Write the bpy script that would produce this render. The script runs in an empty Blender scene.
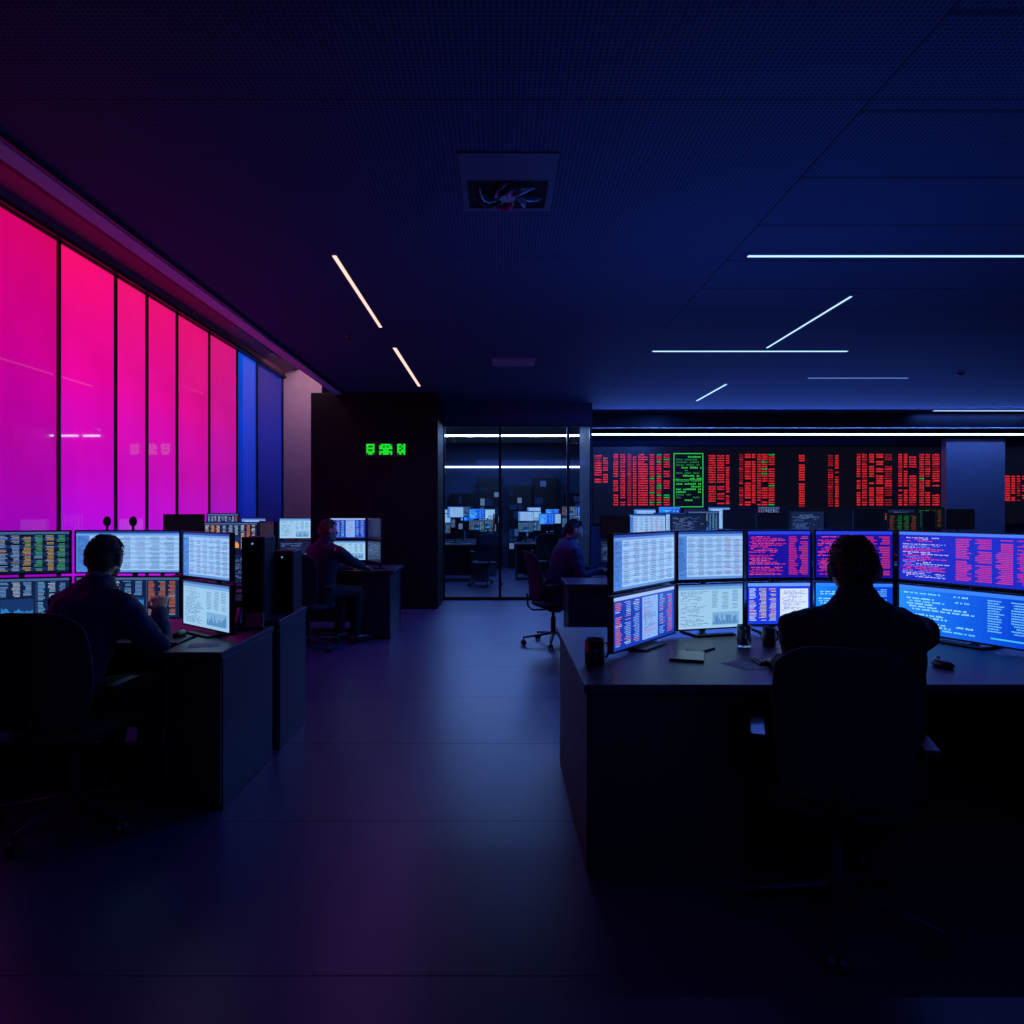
import bpy, bmesh, math, random
from mathutils import Vector, Matrix
S=bpy.context.scene
S.view_settings.view_transform='Standard'
S.view_settings.look='None'
S.view_settings.exposure=0; S.view_settings.gamma=1
COL=S.collection
V=Vector
def lin(c):
    def f(v):
        v/=255.0
        return v/12.92 if v<=0.04045 else ((v+0.055)/1.055)**2.4
    return (f(c[0]),f(c[1]),f(c[2]),1.0)
# ------------------------------------------------------------ materials
def mat(name,rgb,rough=0.5,metal=0.0,spec=0.5,em=None,es=0.0,var=0.15,scale=8,bump=0.0):
    m=bpy.data.materials.new(name); m.use_nodes=True; nt=m.node_tree; n=nt.nodes; l=nt.links
    p=n['Principled BSDF']; c=lin(rgb)
    tc=n.new('ShaderNodeTexCoord'); nz=n.new('ShaderNodeTexNoise'); nz.inputs['Scale'].default_value=scale; nz.inputs['Detail'].default_value=3
    l.new(tc.outputs['Object'],nz.inputs['Vector'])
    mx=n.new('ShaderNodeMix'); mx.data_type='RGBA'
    mx.inputs[6].default_value=tuple(v*(1-var) for v in c[:3])+(1,); mx.inputs[7].default_value=tuple(min(1,v*(1+var)) for v in c[:3])+(1,)
    l.new(nz.outputs['Fac'],mx.inputs[0]); l.new(mx.outputs[2],p.inputs['Base Color'])
    p.inputs['Roughness'].default_value=rough; p.inputs['Metallic'].default_value=metal; p.inputs['Specular IOR Level'].default_value=spec
    if em: p.inputs['Emission Color'].default_value=lin(em); p.inputs['Emission Strength'].default_value=es
    if bump:
        b=n.new('ShaderNodeBump'); b.inputs['Strength'].default_value=bump; b.inputs['Distance'].default_value=0.004
        l.new(nz.outputs['Fac'],b.inputs['Height']); l.new(b.outputs[0],p.inputs['Normal'])
    return m
def emis(name,rgb,st):
    m=bpy.data.materials.new(name); m.use_nodes=True; nt=m.node_tree; nt.nodes.clear()
    e=nt.nodes.new('ShaderNodeEmission'); o=nt.nodes.new('ShaderNodeOutputMaterial')
    e.inputs[0].default_value=lin(rgb); e.inputs[1].default_value=st; nt.links.new(e.outputs[0],o.inputs[0]); return m
def math_n(nt,op,a,b=None):
    x=nt.nodes.new('ShaderNodeMath'); x.operation=op
    for i,v in enumerate((a,b)):
        if v is None: continue
        if isinstance(v,(int,float)): x.inputs[i].default_value=v
        else: nt.links.new(v,x.inputs[i])
    return x.outputs[0]
def seam(nt,coord,pitch,off,width):
    a=math_n(nt,'SUBTRACT',coord,off); a=math_n(nt,'DIVIDE',a,pitch); a=math_n(nt,'FRACT',a)
    return math_n(nt,'LESS_THAN',a,width/pitch)

def floor_mat():
    m=mat('floor_tile',(62,60,90),0.34,var=0.12,scale=1.3,spec=.65); nt=m.node_tree; p=nt.nodes['Principled BSDF']
    tc=nt.nodes.new('ShaderNodeTexCoord'); sx=nt.nodes.new('ShaderNodeSeparateXYZ'); nt.links.new(tc.outputs['Object'],sx.inputs[0])
    s=seam(nt,sx.outputs[1],1.09,0,0.007)
    src=p.inputs['Base Color'].links[0].from_socket
    mx=nt.nodes.new('ShaderNodeMix'); mx.data_type='RGBA'; nt.links.new(s,mx.inputs[0]); nt.links.new(src,mx.inputs[6]); mx.inputs[7].default_value=(0.012,0.012,0.02,1)
    nt.links.new(mx.outputs[2],p.inputs['Base Color'])
    nz=nt.nodes.new('ShaderNodeTexNoise'); nz.inputs['Scale'].default_value=60; nt.links.new(tc.outputs['Object'],nz.inputs['Vector'])
    r=math_n(nt,'MULTIPLY',nz.outputs['Fac'],0.16); r=math_n(nt,'ADD',r,0.28); r=math_n(nt,'ADD',r,math_n(nt,'MULTIPLY',s,0.4)); nt.links.new(r,p.inputs['Roughness'])
    return m
def ceiling_mat():
    m=mat('perforated_ceiling',(62,78,106),0.75,var=0.1,scale=1.0,spec=0.15); nt=m.node_tree; p=nt.nodes['Principled BSDF']
    tc=nt.nodes.new('ShaderNodeTexCoord'); sx=nt.nodes.new('ShaderNodeSeparateXYZ'); nt.links.new(tc.outputs['Object'],sx.inputs[0])
    s=math_n(nt,'MULTIPLY',math_n(nt,'MAXIMUM',seam(nt,sx.outputs[1],1.83,2.97-1.83,0.012),seam(nt,sx.outputs[0],20,1.57,0.014)),.75)
    right=math_n(nt,'GREATER_THAN',sx.outputs[0],1.57)
    slat=math_n(nt,'MULTIPLY',math_n(nt,'MULTIPLY',seam(nt,sx.outputs[1],.61,0,.03),right),.55)
    s=math_n(nt,'MAXIMUM',s,slat)
    def hole(c):
        a=math_n(nt,'FRACT',math_n(nt,'DIVIDE',c,0.022)); a=math_n(nt,'SUBTRACT',a,0.5); return math_n(nt,'POWER',a,2)
    r2=math_n(nt,'ADD',hole(sx.outputs[0]),hole(sx.outputs[1]))
    h=math_n(nt,'LESS_THAN',r2,0.09)
    s2=math_n(nt,'MAXIMUM',s,math_n(nt,'MULTIPLY',h,0.8))
    src=p.inputs['Base Color'].links[0].from_socket
    mx=nt.nodes.new('ShaderNodeMix'); mx.data_type='RGBA'; nt.links.new(s2,mx.inputs[0]); nt.links.new(src,mx.inputs[6]); mx.inputs[7].default_value=(0.001,0.001,0.002,1)
    nt.links.new(mx.outputs[2],p.inputs['Base Color']); return m
def pane_mat(name,cb,cm,ct,st):
    m=bpy.data.materials.new(name); m.use_nodes=True; nt=m.node_tree; p=nt.nodes['Principled BSDF']
    p.inputs['Base Color'].default_value=(0.01,0.005,0.01,1); p.inputs['Roughness'].default_value=0.03; p.inputs['Specular IOR Level'].default_value=.2
    tc=nt.nodes.new('ShaderNodeTexCoord'); sx=nt.nodes.new('ShaderNodeSeparateXYZ'); nt.links.new(tc.outputs['Object'],sx.inputs[0])
    a=math_n(nt,'DIVIDE',sx.outputs[2],2.8)
    nz=nt.nodes.new('ShaderNodeTexNoise'); nz.inputs['Scale'].default_value=0.9; nt.links.new(tc.outputs['Object'],nz.inputs['Vector'])
    a=math_n(nt,'ADD',a,math_n(nt,'MULTIPLY',math_n(nt,'SUBTRACT',nz.outputs['Fac'],0.5),0.3))
    cr=nt.nodes.new('ShaderNodeValToRGB'); nt.links.new(a,cr.inputs[0])
    e=cr.color_ramp.elements; e[0].position=0.18; e[0].color=lin(cb); e[1].position=1.0; e[1].color=lin(ct)
    k=cr.color_ramp.elements.new(0.62); k.color=lin(cm)
    nt.links.new(cr.outputs[0],p.inputs['Emission Color'])
    nz2=nt.nodes.new('ShaderNodeTexNoise'); nz2.inputs['Scale'].default_value=1.3; nt.links.new(tc.outputs['Object'],nz2.inputs['Vector'])
    nt.links.new(math_n(nt,'MULTIPLY',math_n(nt,'ADD',math_n(nt,'MULTIPLY',nz2.outputs['Fac'],.5),.75),st),p.inputs['Emission Strength'])
    return m
def glass_mat():
    m=bpy.data.materials.new('partition_glass'); m.use_nodes=True; nt=m.node_tree; nt.nodes.clear()
    o=nt.nodes.new('ShaderNodeOutputMaterial'); t=nt.nodes.new('ShaderNodeBsdfTransparent'); g=nt.nodes.new('ShaderNodeBsdfGlossy')
    t.inputs[0].default_value=(0.88,0.93,0.98,1); g.inputs['Roughness'].default_value=0.02
    f=nt.nodes.new('ShaderNodeFresnel'); f.inputs[0].default_value=1.5; mx=nt.nodes.new('ShaderNodeMixShader')
    nt.links.new(f.outputs[0],mx.inputs[0]); nt.links.new(t.outputs[0],mx.inputs[1]); nt.links.new(g.outputs[0],mx.inputs[2]); nt.links.new(mx.outputs[0],o.inputs[0]); return m
def screen_mat(name,st):
    m=bpy.data.materials.new(name); m.use_nodes=True; nt=m.node_tree; p=nt.nodes['Principled BSDF']
    p.inputs['Base Color'].default_value=(0.01,0.01,0.012,1); p.inputs['Roughness'].default_value=0.25
    at=nt.nodes.new('ShaderNodeAttribute'); at.attribute_name='Col'
    nt.links.new(at.outputs['Color'],p.inputs['Emission Color']); p.inputs['Emission Strength'].default_value=st; return m
M_floor=floor_mat(); M_ceil=ceiling_mat(); M_glass=glass_mat()
M_scr=screen_mat('screen_pixels',1.1); M_board=screen_mat('ticker_pixels',1.15)
M_black=mat('black_plastic',(22,24,31),0.42); M_frame=mat('black_metal',(16,16,20),0.35,metal=0.3); M_base=mat('chair_base_plastic',(44,48,64),0.38)
M_desk=mat('charcoal_laminate',(36,38,50),0.42,scale=4); M_top=mat('desk_laminate',(48,50,66),0.42,scale=4)
M_core=mat('black_panel',(8,9,13),0.55,scale=3,spec=.2); M_wall=mat('navy_paint',(44,56,86),0.7); M_light_wall=mat('plaster_wall',(200,190,198),0.8)
M_column=mat('grey_column_paint',(138,140,150),0.8); M_fabric=mat('chair_fabric',(22,30,50),0.85,scale=200,bump=0.4)
M_chrome=mat('dark_chrome',(120,122,130),0.25,metal=0.9); M_rib=mat('header_metal',(150,92,128),0.5,metal=0.1); M_rib2=mat('header_rail',(40,34,42),0.4,metal=0.3)
M_skin=mat('skin',(190,155,135),0.5,var=0.06); M_shoe=mat('shoe_leather',(14,13,13),0.35)
M_eye=mat('eye_white',(215,210,205),0.2); M_paper=mat('paper',(140,145,160),0.8,var=0.03); M_ceramic=mat('dark_ceramic',(25,25,30),0.3)
M_blue=emis('blue_white_led',(165,205,255),1.6); M_bright=emis('bright_blue_white_led',(170,206,255),6.0); M_refl_line=emis('pendant_blue_white_led',(190,218,255),26.0); M_pink=emis('rose_white_led',(255,208,196),1.3); M_green=emis('green_led',(30,235,50),0.95); M_green2=emis('dim_green_led',(12,120,28),0.7)
M_dimled=emis('dim_blue_led',(110,160,235),0.9)
M_gl=mat('tumbler_glass',(200,220,235),0.05); M_gl.node_tree.nodes['Principled BSDF'].inputs['Transmission Weight'].default_value=0.95
folds=bpy.data.textures.new('cloth_folds','CLOUDS'); folds.noise_scale=.07
# ------------------------------------------------------------ mesh helpers
def box(bm,x0,x1,y0,y1,z0,z1):
    vs=[bm.verts.new(c) for c in ((x0,y0,z0),(x1,y0,z0),(x1,y1,z0),(x0,y1,z0),(x0,y0,z1),(x1,y0,z1),(x1,y1,z1),(x0,y1,z1))]
    for f in ((3,2,1,0),(4,5,6,7),(0,1,5,4),(1,2,6,5),(2,3,7,6),(3,0,4,7)): bm.faces.new([vs[i] for i in f])
def tube(bm,pts,radii,seg=12,ref=None,cap=True):
    pts=[V(p) for p in pts]; n=len(pts); rings=[]; u=None
    P=[];R=[]
    for i,p in enumerate(pts):
        r=radii[i] if isinstance(radii,(list,)) else radii
        if not isinstance(r,tuple): r=(r,r)
        P.append(p);R.append(r)
    T=[]
    for i in range(n):
        t=(P[min(i+1,n-1)]-P[max(i-1,0)]); t.normalize(); T.append(t)
    if cap:
        def ends(p,t,r):
            h=min(r); return [(p+t*h*0.55,(r[0]*0.8,r[1]*0.8)),(p+t*h*0.85,(r[0]*0.45,r[1]*0.45))]
        a=[(p,r,-T[0]) for p,r in ends(P[0],-T[0],R[0])][::-1]; b=ends(P[-1],T[-1],R[-1])
        P=[x[0] for x in a]+P+[x[0] for x in b]; R=[x[1] for x in a]+R+[x[1] for x in b]; T=[T[0]]*2+T+[T[-1]]*2
    for i,p in enumerate(P):
        t=T[i]
        if ref is not None: u=V(ref)
        elif u is None: u=V((1,0,0)) if abs(t.x)<0.8 else V((0,1,0))
        w=u-t*u.dot(t)
        if w.length<1e-4: w=V((0,0,1))-t*t.z
        w.normalize(); u=w if ref is None else u
        v=t.cross(w)
        rings.append([bm.verts.new(p+w*R[i][0]*math.cos(2*math.pi*k/seg)+v*R[i][1]*math.sin(2*math.pi*k/seg)) for k in range(seg)])
    for a,b in zip(rings,rings[1:]):
        for k in range(seg): bm.faces.new((a[k],a[(k+1)%seg],b[(k+1)%seg],b[k]))
    bm.faces.new(rings[0][::-1]); bm.faces.new(rings[-1])
def cyl(bm,c,r,z0,z1,seg=20,r2=None):
    r2=r if r2 is None else r2
    a=[bm.verts.new((c[0]+r*math.cos(6.28318*k/seg),c[1]+r*math.sin(6.28318*k/seg),z0)) for k in range(seg)]
    b=[bm.verts.new((c[0]+r2*math.cos(6.28318*k/seg),c[1]+r2*math.sin(6.28318*k/seg),z1)) for k in range(seg)]
    for k in range(seg): bm.faces.new((a[k],a[(k+1)%seg],b[(k+1)%seg],b[k]))
    bm.faces.new(a[::-1]); bm.faces.new(b)
def ell(bm,c,r,rot=None,seg=16,fn=None):
    res=bmesh.ops.create_uvsphere(bm,u_segments=seg,v_segments=max(8,seg*2//3),radius=1)
    for v in res['verts']:
        co=v.co.copy()
        if fn: co=fn(co)
        co=V((co.x*r[0],co.y*r[1],co.z*r[2]))
        if rot is not None: co=rot@co
        v.co=co+V(c)
def fin(bm,name,m,parent=None,smooth=False,bevel=0.0,loc=None,recalc=True):
    me=bpy.data.meshes.new(name)
    if recalc: bmesh.ops.recalc_face_normals(bm,faces=bm.faces)
    bm.to_mesh(me); bm.free()
    me.materials.append(m)
    if smooth:
        for p in me.polygons: p.use_smooth=True
    o=bpy.data.objects.new(name,me); COL.objects.link(o)
    if parent: o.parent=parent
    if loc: o.location=loc
    if bevel:
        b=o.modifiers.new('bevel','BEVEL'); b.width=bevel; b.segments=2; b.limit_method='ANGLE'
    return o
def root(name,loc,rot=0,label='',cat='',group=None):
    e=bpy.data.objects.new(name,None); e.empty_display_size=0.1; COL.objects.link(e); e.location=loc; e.rotation_euler=(0,0,rot)
    e['label']=label; e['category']=cat
    if group: e['group']=group
    return e
def top(o,label,cat,group=None):
    o['label']=label;o['category']=cat
    if group:o['group']=group
    return o
def struct(o,label): o['kind']='structure'; o['label']=label; o['category']=o.name.split('_')[0].split('.')[0]; return o
def sbox(name,m,b,label,bevel=0):
    bm=bmesh.new(); box(bm,*b); return struct(fin(bm,name,m,bevel=bevel),label)
def pbox(name,m,b,parent,bevel=0.003):
    bm=bmesh.new(); box(bm,*b); return fin(bm,name,m,parent,bevel=bevel)
# ------------------------------------------------------------ room
sbox('floor',M_floor,(-3.6,10.7,-3.2,18.3,-0.1,0),'dark satin large-format tile floor')
sbox('ceiling',M_ceil,(-2.33,10.7,-3.2,18.3,3.2,3.9),'dark perforated metal panel ceiling')
sbox('ceiling_recess',M_wall,(-3.6,-2.33,-3.2,18.3,3.9,4.0),'dark raised ceiling strip along the windows')
sbox('wall_front',M_wall,(-3.6,10.7,-3.2,-3.0,0,3.2),'dark painted wall')
sbox('wall_right',M_wall,(10.5,10.7,-3.0,18.0,0,3.2),'dark painted wall')
sbox('wall_far',M_wall,(-3.4,10.5,18.0,18.2,0,3.2),'dark navy end wall of the inner office')
sbox('wall_left_sill',M_core,(-3.6,-3.4,-3.0,18.0,0,0.75),'black low wall beneath the windows')
bm=bmesh.new(); sec=[(-3.6,3.56),(-3.39,3.56),(-3.36,3.63),(-3.18,3.70),(-3.15,3.77),(-2.95,3.84),(-2.9,3.9),(-3.6,3.9)]
ra=[bm.verts.new((x,-3,z)) for x,z in sec]; rb=[bm.verts.new((x,11.0,z)) for x,z in sec]
for k in range(len(sec)): bm.faces.new((ra[k],ra[(k+1)%len(sec)],rb[(k+1)%len(sec)],rb[k]))
bm.faces.new(ra); bm.faces.new(rb[::-1]); struct(fin(bm,'wall_left_header',M_rib),'stepped metal header above the windows')
sbox('wall_left_near',M_wall,(-3.6,-3.4,-3.0,3.6,0.75,3.56),'dark wall beside the windows')
sbox('wall_left_far',M_light_wall,(-3.6,-3.4,11.0,18.0,0.75,3.9),'plaster wall beside the windows')
sbox('wall_back_return',M_light_wall,(-3.4,-2.80,11.0,11.15,0,3.9),'pale plaster wall catching coloured light')
sbox('wall_core',M_core,(-2.80,-0.92,10.36,11.4,0,3.2),'black panelled block wall',0.004)
bm=bmesh.new(); box(bm,-3.40,-3.355,3.6,11.0,3.54,3.57); struct(fin(bm,'trim_1',M_rib2),'slim dark metal rail over the windows')
bm=bmesh.new(); box(bm,-3.19,-3.155,-3.0,11.0,3.67,3.71); struct(fin(bm,'trim_2',M_rib2),'slim dark metal rail in the stepped header')
bm=bmesh.new(); box(bm,-2.44,-2.33,-3.0,10.9,3.17,3.2); struct(fin(bm,'trim_3',M_light_wall),'pale metal edge profile of the ceiling')
bm=bmesh.new(); box(bm,-2.325,-2.30,-3.0,10.3,3.175,3.2); struct(fin(bm,'trim_5',M_rib2),'dark shadow-gap rail beside the ceiling edge')
bm=bmesh.new(); box(bm,-2.79,-0.93,10.345,10.36,0,0.09); struct(fin(bm,'baseboard_core',M_frame),'black baseboard')
# windows
ys=[3.6,5.41,6.21,6.76,7.39,8.21,9.08,9.83,11.0]
pk=[((155,5,195),(218,0,155),(222,5,100),0.88),((180,12,225),(234,5,160),(244,15,112),0.97),((190,15,225),(236,12,162),(240,20,115),0.94),
    ((190,18,220),(232,12,160),(236,18,115),0.92),((190,18,212),(230,15,152),(232,20,115),0.9),((175,22,205),(215,22,160),(222,25,122),0.87),
    ((6,28,150),(8,60,215),(10,80,225),0.8),((1,12,80),(2,30,150),(2,28,135),0.8)]
for i in range(8):
    a,b=ys[i],ys[i+1]
    w=root('window_%d'%(i+1),(-3.4,(a+b)/2,0.75),0,'tall glowing %s glass window with black frame'%('magenta' if i<6 else 'blue'),'window'); w['kind']='structure'
    bm=bmesh.new(); box(bm,-0.12,-0.02,a-(a+b)/2+0.012,b-(a+b)/2-0.012,0.02,2.79)
    p=fin(bm,'window_pane',pane_mat('glow_pane_%d'%i,*pk[i]),w)
    bm=bmesh.new(); h=(b-a)/2
    box(bm,-0.14,0.0,-h,-h+0.014,0,2.81); box(bm,-0.14,0.0,h-0.014,h,0,2.81); box(bm,-0.14,0,-h+0.014,h-0.014,0,0.03); box(bm,-0.14,0,-h+0.014,h-0.014,2.78,2.81)
    fin(bm,'window_frame',M_frame,w)
# glass partition and bulkhead
sbox('wall_bulkhead',M_wall,(-0.92,1.5,11.38,11.5,2.85,3.2),'dark bulkhead above the glass partition')
def glasspanel(name,x0,x1,door=False):
    r=root(name,((x0+x1)/2,11.42,0),0,'black-framed clear glass %s'%('door' if door else 'partition panel'),'door' if door else 'window'); r['kind']='structure'
    h=(x1-x0)/2; bm=bmesh.new()
    for b in ((-h,-h+.022,-.03,.03,0,2.85),(h-.022,h,-.03,.03,0,2.85),(-h+.022,h-.022,-.03,.03,0,.05),(-h+.022,h-.022,-.03,.03,2.82,2.85)): box(bm,*b)
    fin(bm,'door_frame' if door else 'window_frame',M_frame,r)
    bm=bmesh.new(); vs=[bm.verts.new(c) for c in ((-h+.022,0,.05),(h-.022,0,.05),(h-.022,0,2.82),(-h+.022,0,2.82))]; bm.faces.new(vs); fin(bm,'glass_pane',M_glass,r)
    if door:
        bm=bmesh.new(); tube(bm,[(h-.1,-.06,.8),(h-.1,-.06,1.4)],.012,8); tube(bm,[(h-.1,-.06,.9),(h-.1,-.005,.9)],.008,8); tube(bm,[(h-.1,-.06,1.3),(h-.1,-.005,1.3)],.008,8); fin(bm,'door_handle',M_chrome,r,True)
glasspanel('door_1',-0.92,0.0,True); glasspanel('window_9',0.0,1.11); glasspanel('window_10',1.11,1.48)
# board wall
sbox('wall_back',M_wall,(1.5,10.5,13.0,13.15,0,3.2),'dark navy wall carrying the ticker display')
sbox('wall_return',M_wall,(1.48,1.51,11.5,13.0,0,3.2),'dark side wall beside the glass partition')
sbox('wall_column',M_column,(8.15,9.22,12.78,12.93,0,2.78),'pale blue-grey painted column')
sbox('trim_4',M_frame,(1.52,10.5,12.5,13.0,2.94,3.2),'dark soffit above the display wall')
# ------------------------------------------------------------ screen painting
class Canvas:
    def __init__(s,w,h): s.w=w;s.h=h;s.q=[]
    def rect(s,x0,z0,x1,z1,c,layer=1): s.q.append((max(0,x0),max(0,z0),min(s.w,x1),min(s.h,z1),c,layer))
    def text(s,x0,z0,x1,z1,rh,cols,rnd,dens=0.85,layer=2,indent=True,cw=0.55,gap=0.25):
        z=z1-rh
        while z>z0:
            if rnd.random()<0.95:
                c=rnd.choice(cols); x=x0+(rnd.choice([0,0,0.04,0.08])*(x1-x0) if indent else 0); end=x0+(x1-x0)*(rnd.uniform(0.5,1.0) if indent else 1)
                while x<end:
                    L=rnd.randint(2,8)
                    if rnd.random()<dens:
                        if rnd.random()<0.15:c=rnd.choice(cols)
                        for k in range(L):
                            if x>=end:break
                            hh=rnd.choice([0.45,0.5,0.62])*rh
                            s.rect(x,z+rh*0.15,x+rh*cw*0.7,z+rh*0.15+hh,c,layer); x+=rh*cw
                    else: x+=L*rh*cw
                    x+=rh*cw*(1+gap)
            z-=rh
    def table(s,x0,z0,x1,z1,rh,ncol,cols,rnd,layer=2,fill=.7):
        # aligned rows and columns of figures
        cw=(x1-x0)/ncol; cc=[rnd.choice(cols) for _ in range(ncol)]; z=z1-rh
        while z>z0:
            for k in range(ncol):
                if rnd.random()<.94:
                    c=cc[k] if rnd.random()<.8 else rnd.choice(cols); L=cw*fill*rnd.choice([.7,.85,1]); x=x0+k*cw+(0 if k==0 else cw*fill-L); e=x+L
                    while x<e:
                        s.rect(x,z+rh*.2,min(x+rh*.42,e),z+rh*(.2+rnd.choice([.42,.5])),c,layer); x+=rh*.58
            z-=rh
    def mesh(s,name,bg):
        vs=[];fs=[];cs=[]
        for (x0,z0,x1,z1,c,l) in [(0,0,s.w,s.h,bg,0)]+s.q:
            if x1<=x0 or z1<=z0: continue
            b=len(vs); y=-0.0004*l
            vs+=[(x0-s.w/2,y,z0-s.h/2),(x1-s.w/2,y,z0-s.h/2),(x1-s.w/2,y,z1-s.h/2),(x0-s.w/2,y,z1-s.h/2)]; fs.append((b,b+1,b+2,b+3)); cs.append(lin(c))
        me=bpy.data.meshes.new(name); me.from_pydata(vs,[],fs)
        at=me.color_attributes.new('Col','FLOAT_COLOR','CORNER'); flat=[]
        for c in cs: flat+=list(c)*4
        at.data.foreach_set('color',flat); return me
def paint(w,h,style,seed):
    r=random.Random(seed); C=Canvas(w,h); rh=h/30
    if style=='doc':
        bg=(150,190,234); C.rect(0,h*.95,w,h,(34,72,160)); C.rect(0,h*.9,w,h*.95,(100,150,218)); C.rect(0,0,w*.13,h*.9,(72,126,208)); C.rect(w*.13,0,w,h*.05,(90,140,210))
        C.text(w*.015,h*.06,w*.12,h*.88,rh,[(40,70,130)],r)
        for k in range(7): C.rect(w*.13,h*(.1+k*.115),w,h*(.145+k*.115),(128,172,226))
        C.table(w*.15,h*.07,w*.99,h*.88,rh,6,[(70,98,158),(90,124,184),(60,90,150),(120,80,130)],r)
    elif style=='doc2':
        bg=(150,194,228); C.rect(0,h*.95,w,h,(70,115,175)); C.rect(0,h*.88,w,h*.95,(108,160,218)); C.text(w*.04,h*.06,w*.47,h*.86,rh,[(85,122,160),(70,108,150)],r); C.table(w*.52,h*.42,w*.97,h*.86,rh,3,[(85,122,160),(50,105,165)],r)
        C.rect(w*.52,h*.06,w*.95,h*.36,(118,168,210)); 
        for k in range(18): C.rect(w*(.535+k*.022),h*.08,w*(.548+k*.022),h*(.12+.2*r.random()),(50,100,165),3)
    elif style in('term','warm'):
        bg=(14,30,66); C.rect(0,h*.94,w,h,(60,90,140)); C.rect(w*.33,0,w*.335,h*.94,(60,80,120)); C.rect(w*.68,0,w*.685,h*.94,(60,80,120))
        pal=[(110,180,235),(200,110,70),(90,180,140),(170,200,235),(110,180,235),(100,150,210)] if style=='term' else [(250,170,90),(255,200,130),(240,130,60),(220,220,235)]
        C.table(w*.02,h*.04,w*.32,h*.92,rh,3,pal,r); C.table(w*.35,h*.55,w*.67,h*.92,rh,3,[(180,200,230),(110,165,225)],r); C.table(w*.70,h*.04,w*.99,h*.92,rh,3,pal,r)
        C.rect(w*.35,h*.08,w*.66,h*.5,(22,50,100),1); z=h*.25
        for k in range(46):
            z=min(max(z+r.uniform(-.035,.04)*h,h*.14),h*.44); C.rect(w*(.355+k*.0065),h*.08,w*(.361+k*.0065),z,(40,120,190) if style=='term' else (230,150,70),2)
    elif style=='chart':
        bg=(10,22,50); C.rect(0,h*.94,w,h,(60,90,140)); C.rect(w*.32,0,w*.323,h*.94,(60,80,120))
        for k in range(5): C.rect(w*.33,h*(.06+k*.18),w,h*(.14+k*.18),(20,44,88),1)
        C.table(w*.02,h*.04,w*.31,h*.92,rh,2,[(90,170,150),(140,170,215),(110,150,205)],r)
        C.table(w*.34,h*.05,w*.99,h*.92,rh,6,[(70,165,115),(180,90,80),(130,165,215),(150,180,225),(190,160,90)],r)
    elif style=='red':
        bg=(22,18,150); C.rect(0,h*.93,w,h,(40,60,220)); C.text(w*.03,h*.04,w*.62,h*.9,rh*1.1,[(240,45,85),(225,40,80),(250,80,110)],r,dens=.92); C.table(w*.66,h*.04,w*.99,h*.9,rh*1.1,2,[(240,45,85),(235,60,70)],r,fill=.85)
    elif style=='redwide':
        bg=(20,34,190); C.rect(0,h*.94,w,h,(70,120,245)); C.text(w*.03,h*.05,w*.40,h*.9,rh,[(245,60,110),(210,200,245),(120,150,255)],r)
        C.table(w*.44,h*.05,w*.99,h*.9,rh,4,[(245,50,80),(240,40,70),(245,60,100)],r,fill=.8)
    elif style=='blue':
        bg=(6,46,190); C.rect(0,h*.92,w,h,(50,125,250))
        for k in range(24): 
            t=k/24; C.rect(w*t,0,w*(t+1/24),h*.92,(int(22-18*t),int(130-76*t),int(245-45*t)),1)
        C.text(w*.04,h*.08,w*.58,h*.88,rh*1.7,[(120,220,255),(150,230,255)],r,dens=.8,indent=True,cw=.45); C.rect(w*.68,h*.1,w*.95,h*.13,(60,190,240),2); C.table(w*.66,h*.2,w*.97,h*.88,rh*1.5,2,[(110,200,255)],r)
    elif style=='mix':
        bg=(24,56,220); C.rect(0,h*.92,w,h,(100,150,250)); C.table(w*.03,h*.05,w*.5,h*.88,rh,3,[(240,120,120),(230,210,90),(220,235,255)],r); C.rect(w*.52,h*.05,w*.97,h*.86,(205,222,250)); C.text(w*.55,h*.3,w*.94,h*.82,rh,[(90,110,180)],r,layer=3)
    elif style=='color':
        bg=(20,54,170); C.rect(0,h*.93,w,h,(150,180,230)); C.table(w*.03,h*.05,w*.43,h*.9,rh,3,[(230,120,110),(120,210,190),(200,225,250),(140,180,250)],r); C.rect(w*.44,h*.05,w*.7,h*.9,(125,170,236)); C.text(w*.46,h*.08,w*.68,h*.87,rh,[(70,80,140),(180,70,100)],r,layer=3); C.table(w*.73,h*.05,w*.99,h*.9,rh,2,[(120,190,255),(210,100,120)],r)
    elif style=='green':
        bg=(5,14,12); C.table(w*.05,h*.05,w*.95,h*.9,rh*2,4,[(35,120,55),(30,100,55),(110,45,45)],r)
    elif style=='dim':
        bg=(18,30,62); C.text(w*.05,h*.1,w*.95,h*.9,rh*1.6,[(60,90,150),(90,120,170)],r,dens=.7)
    else: bg=(4,5,9)
    return C.mesh('screen',bg)
sd=[0]
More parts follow.
